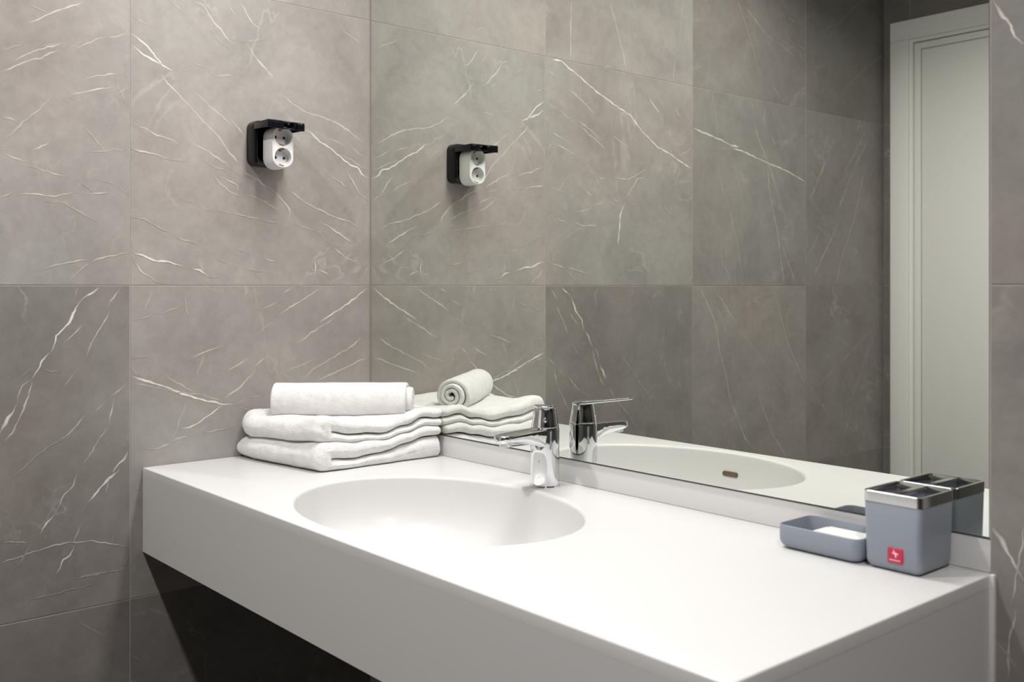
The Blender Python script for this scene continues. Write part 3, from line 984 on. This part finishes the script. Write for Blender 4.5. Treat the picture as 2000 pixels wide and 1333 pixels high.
# square sticker with a pale mark and a line of tiny print
sx0, sx1, sz0, sz1 = 1.2967-(CX0+CX1)/2, 1.3158-(CX0+CX1)/2, 0.8622-ZC, 0.8798-ZC
fy = -cdp/2 + 0.0004
st = boxes('sticker', [(sx0, sx1, fy-0.0004, fy+0.0022, sz0, sz1)], M['red'], cu, 0.0003, 1)
tag(st, 'small crimson square sticker with a pale four pointed mark')
mx_, mz_ = (sx0+sx1)/2 + 0.0002, (sz0+sz1)/2 + 0.0018
emv, emf = [], []
star = [(-.0018, .0062), (-.0002, .0030), (.0008, .0022), (.0052, .0014), (.0050, .0000), (.0020, -.0006), (.0020, -.0046), (.0004, -.0047), (.0000, -.0016), (-.0012, -.0002), (-.0046, .0006), (-.0042, .0020), (-.0016, .0018), (-.0030, .0052)]
m_ = len(star)
for y in (fy-0.00065, fy-0.0003):
    for a, b in star: emv.append((mx_+a*.86, y, mz_+b*.86))
emf = [tuple(range(m_)), tuple(range(m_, 2*m_))[::-1]] + [(i, (i+1) % m_, m_+(i+1) % m_, m_+i) for i in range(m_)]
pyobj('emblem', emv, emf, M['pinkwhite'], st)
pl = []
for i, (wd, ht_) in enumerate(((.0010, .0014), (.0011, .0012), (.0009, .0014), (.0012, .0012), (.0010, .0014), (.0011, .0012), (.0010, .0014))):
    x = sx0 + 0.0026 + i*0.0020
    pl.append((x, x+wd+.0004, fy-0.00065, fy-0.0003, sz0+0.0026, sz0+0.0026+ht_))
boxes('print_line', pl, M['pinkwhite'], st)

DX_0, DX_1, DY0, DY1, DH = 1.1400, 1.2605, -0.0905, -0.0095, 0.8812-ZC
sd = empty('soap_dish', ((DX_0+DX_1)/2, (DY0+DY1)/2, ZC))
tag(sd, 'low blue grey soap dish beside the toothbrush cup', 'soap dish')
shell('dish', DX_1-DX_0, DY1-DY0, DH, 0.0125, 0.013, 0.0026, M['greyplastic'], sd, 0.0)
dw, dd = DX_1-DX_0, DY1-DY0
v, f = loft([[(a, b, z) for a, b in rrect(dw-.032, dd-.032, .010, 8)] for z in (-0.0004, 0.0012)])
pyobj('foot', v, f, M['black_matte'], sd)
# white ribbed insert lying in the dish
iw = 0.0840; idp = dd-0.0110
ix = dw/2 - 0.0045 - iw/2
il = []
for ins, z in ((0.006, 0.006), (0.0, 0.012), (0.0, 0.0205), (0.0012, 0.0225), (0.0035, 0.0230)):
    il.append([(ix+a, b, z) for a, b in rrect(iw-2*ins, idp-2*ins, .010, 8)])
v, f = loft(il)
ins_ = pyobj('draining_insert', v, f, M['whiteplastic'], sd, 50); tag(ins_, 'white ribbed insert in the dish')
for k in range(6):
    yy = -idp/2 + 0.009 + k*(idp-0.018)/5
    boxes('rib', [(ix-iw/2+0.008, ix+iw/2-0.008, yy-0.0018, yy+0.0018, 0.0222, 0.0245)], M['whiteplastic'], ins_, 0.0008)

# ------------------------------------------------------------------ recessed ceiling downlights
for i, (lx, ly, pw) in enumerate(LAMPS):
    dl = empty('ceiling_downlight', (lx, ly, CEIL))
    tag(dl, 'round white recessed downlight in the ceiling above the counter' if i == 0 else 'round white recessed downlight in the ceiling over the open floor', 'ceiling light', 'recessed ceiling downlights')
    v, f = lathe([(LAMP_R+.004, 0.0), (LAMP_R+.018, 0.0), (LAMP_R+.020, -0.002), (LAMP_R+.018, -0.004), (LAMP_R+.006, -0.005), (LAMP_R+.004, -0.003)], 48)
    n_ = 48; f = [q for q in f if len(q) == 4] + [(5*n_+k, 5*n_+(k+1) % n_, (k+1) % n_, k) for k in range(n_)]
    pyobj('trim_ring', v, f, M['whiteplastic'], dl, 40)
    ld = bpy.data.lights.new('downlight_lamp', 'AREA'); ld.shape = 'DISK'; ld.size = LAMP_R*2
    ld.energy = pw; ld.color = LAMP_COL; ld.spread = radians(LAMP_SPREAD)
    lo = bpy.data.objects.new('downlight_lamp', ld); C.objects.link(lo); lo.parent = dl; lo.location = (0, 0, -0.006)

# lamp over the mirror: slim bar on two arms, shining down and forward
mx0, my0, mz0, ml, mw, mp, mt = MLAMP
ml_o = empty('mirror_lamp', (mx0, 0.0, mz0))
tag(ml_o, 'slim chrome bar lamp on two arms above the mirror', 'mirror lamp')
bar = boxes('lamp_bar', [(-ml/2-.01, ml/2+.01, -mw/2-.006, mw/2+.006, 0.0, 0.022)], M['chrome_brushed'], ml_o, 0.004)
bar.location = (0, my0, 0); bar.rotation_euler = (radians(-mt), 0, 0)
for sx_ in (-1, 1):
    boxes('arm', [(sx_*ml*.3-.006, sx_*ml*.3+.006, my0+.01, 0.0, 0.012, 0.022)], M['chrome_brushed'], ml_o, 0.002)
boxes('wall_plate', [(-ml*.36, ml*.36, -0.012, 0.0, -0.004, 0.040)], M['chrome_brushed'], ml_o, 0.002)
ld = bpy.data.lights.new('mirror_lamp_light', 'AREA'); ld.shape = 'RECTANGLE'; ld.size = ml; ld.size_y = mw
ld.energy = mp; ld.color = LAMP_COL
lo = bpy.data.objects.new('mirror_lamp_light', ld); C.objects.link(lo); lo.parent = ml_o
lo.location = (0, my0 - .002*sin(radians(mt)), -0.002); lo.rotation_euler = (radians(-mt), 0, 0)
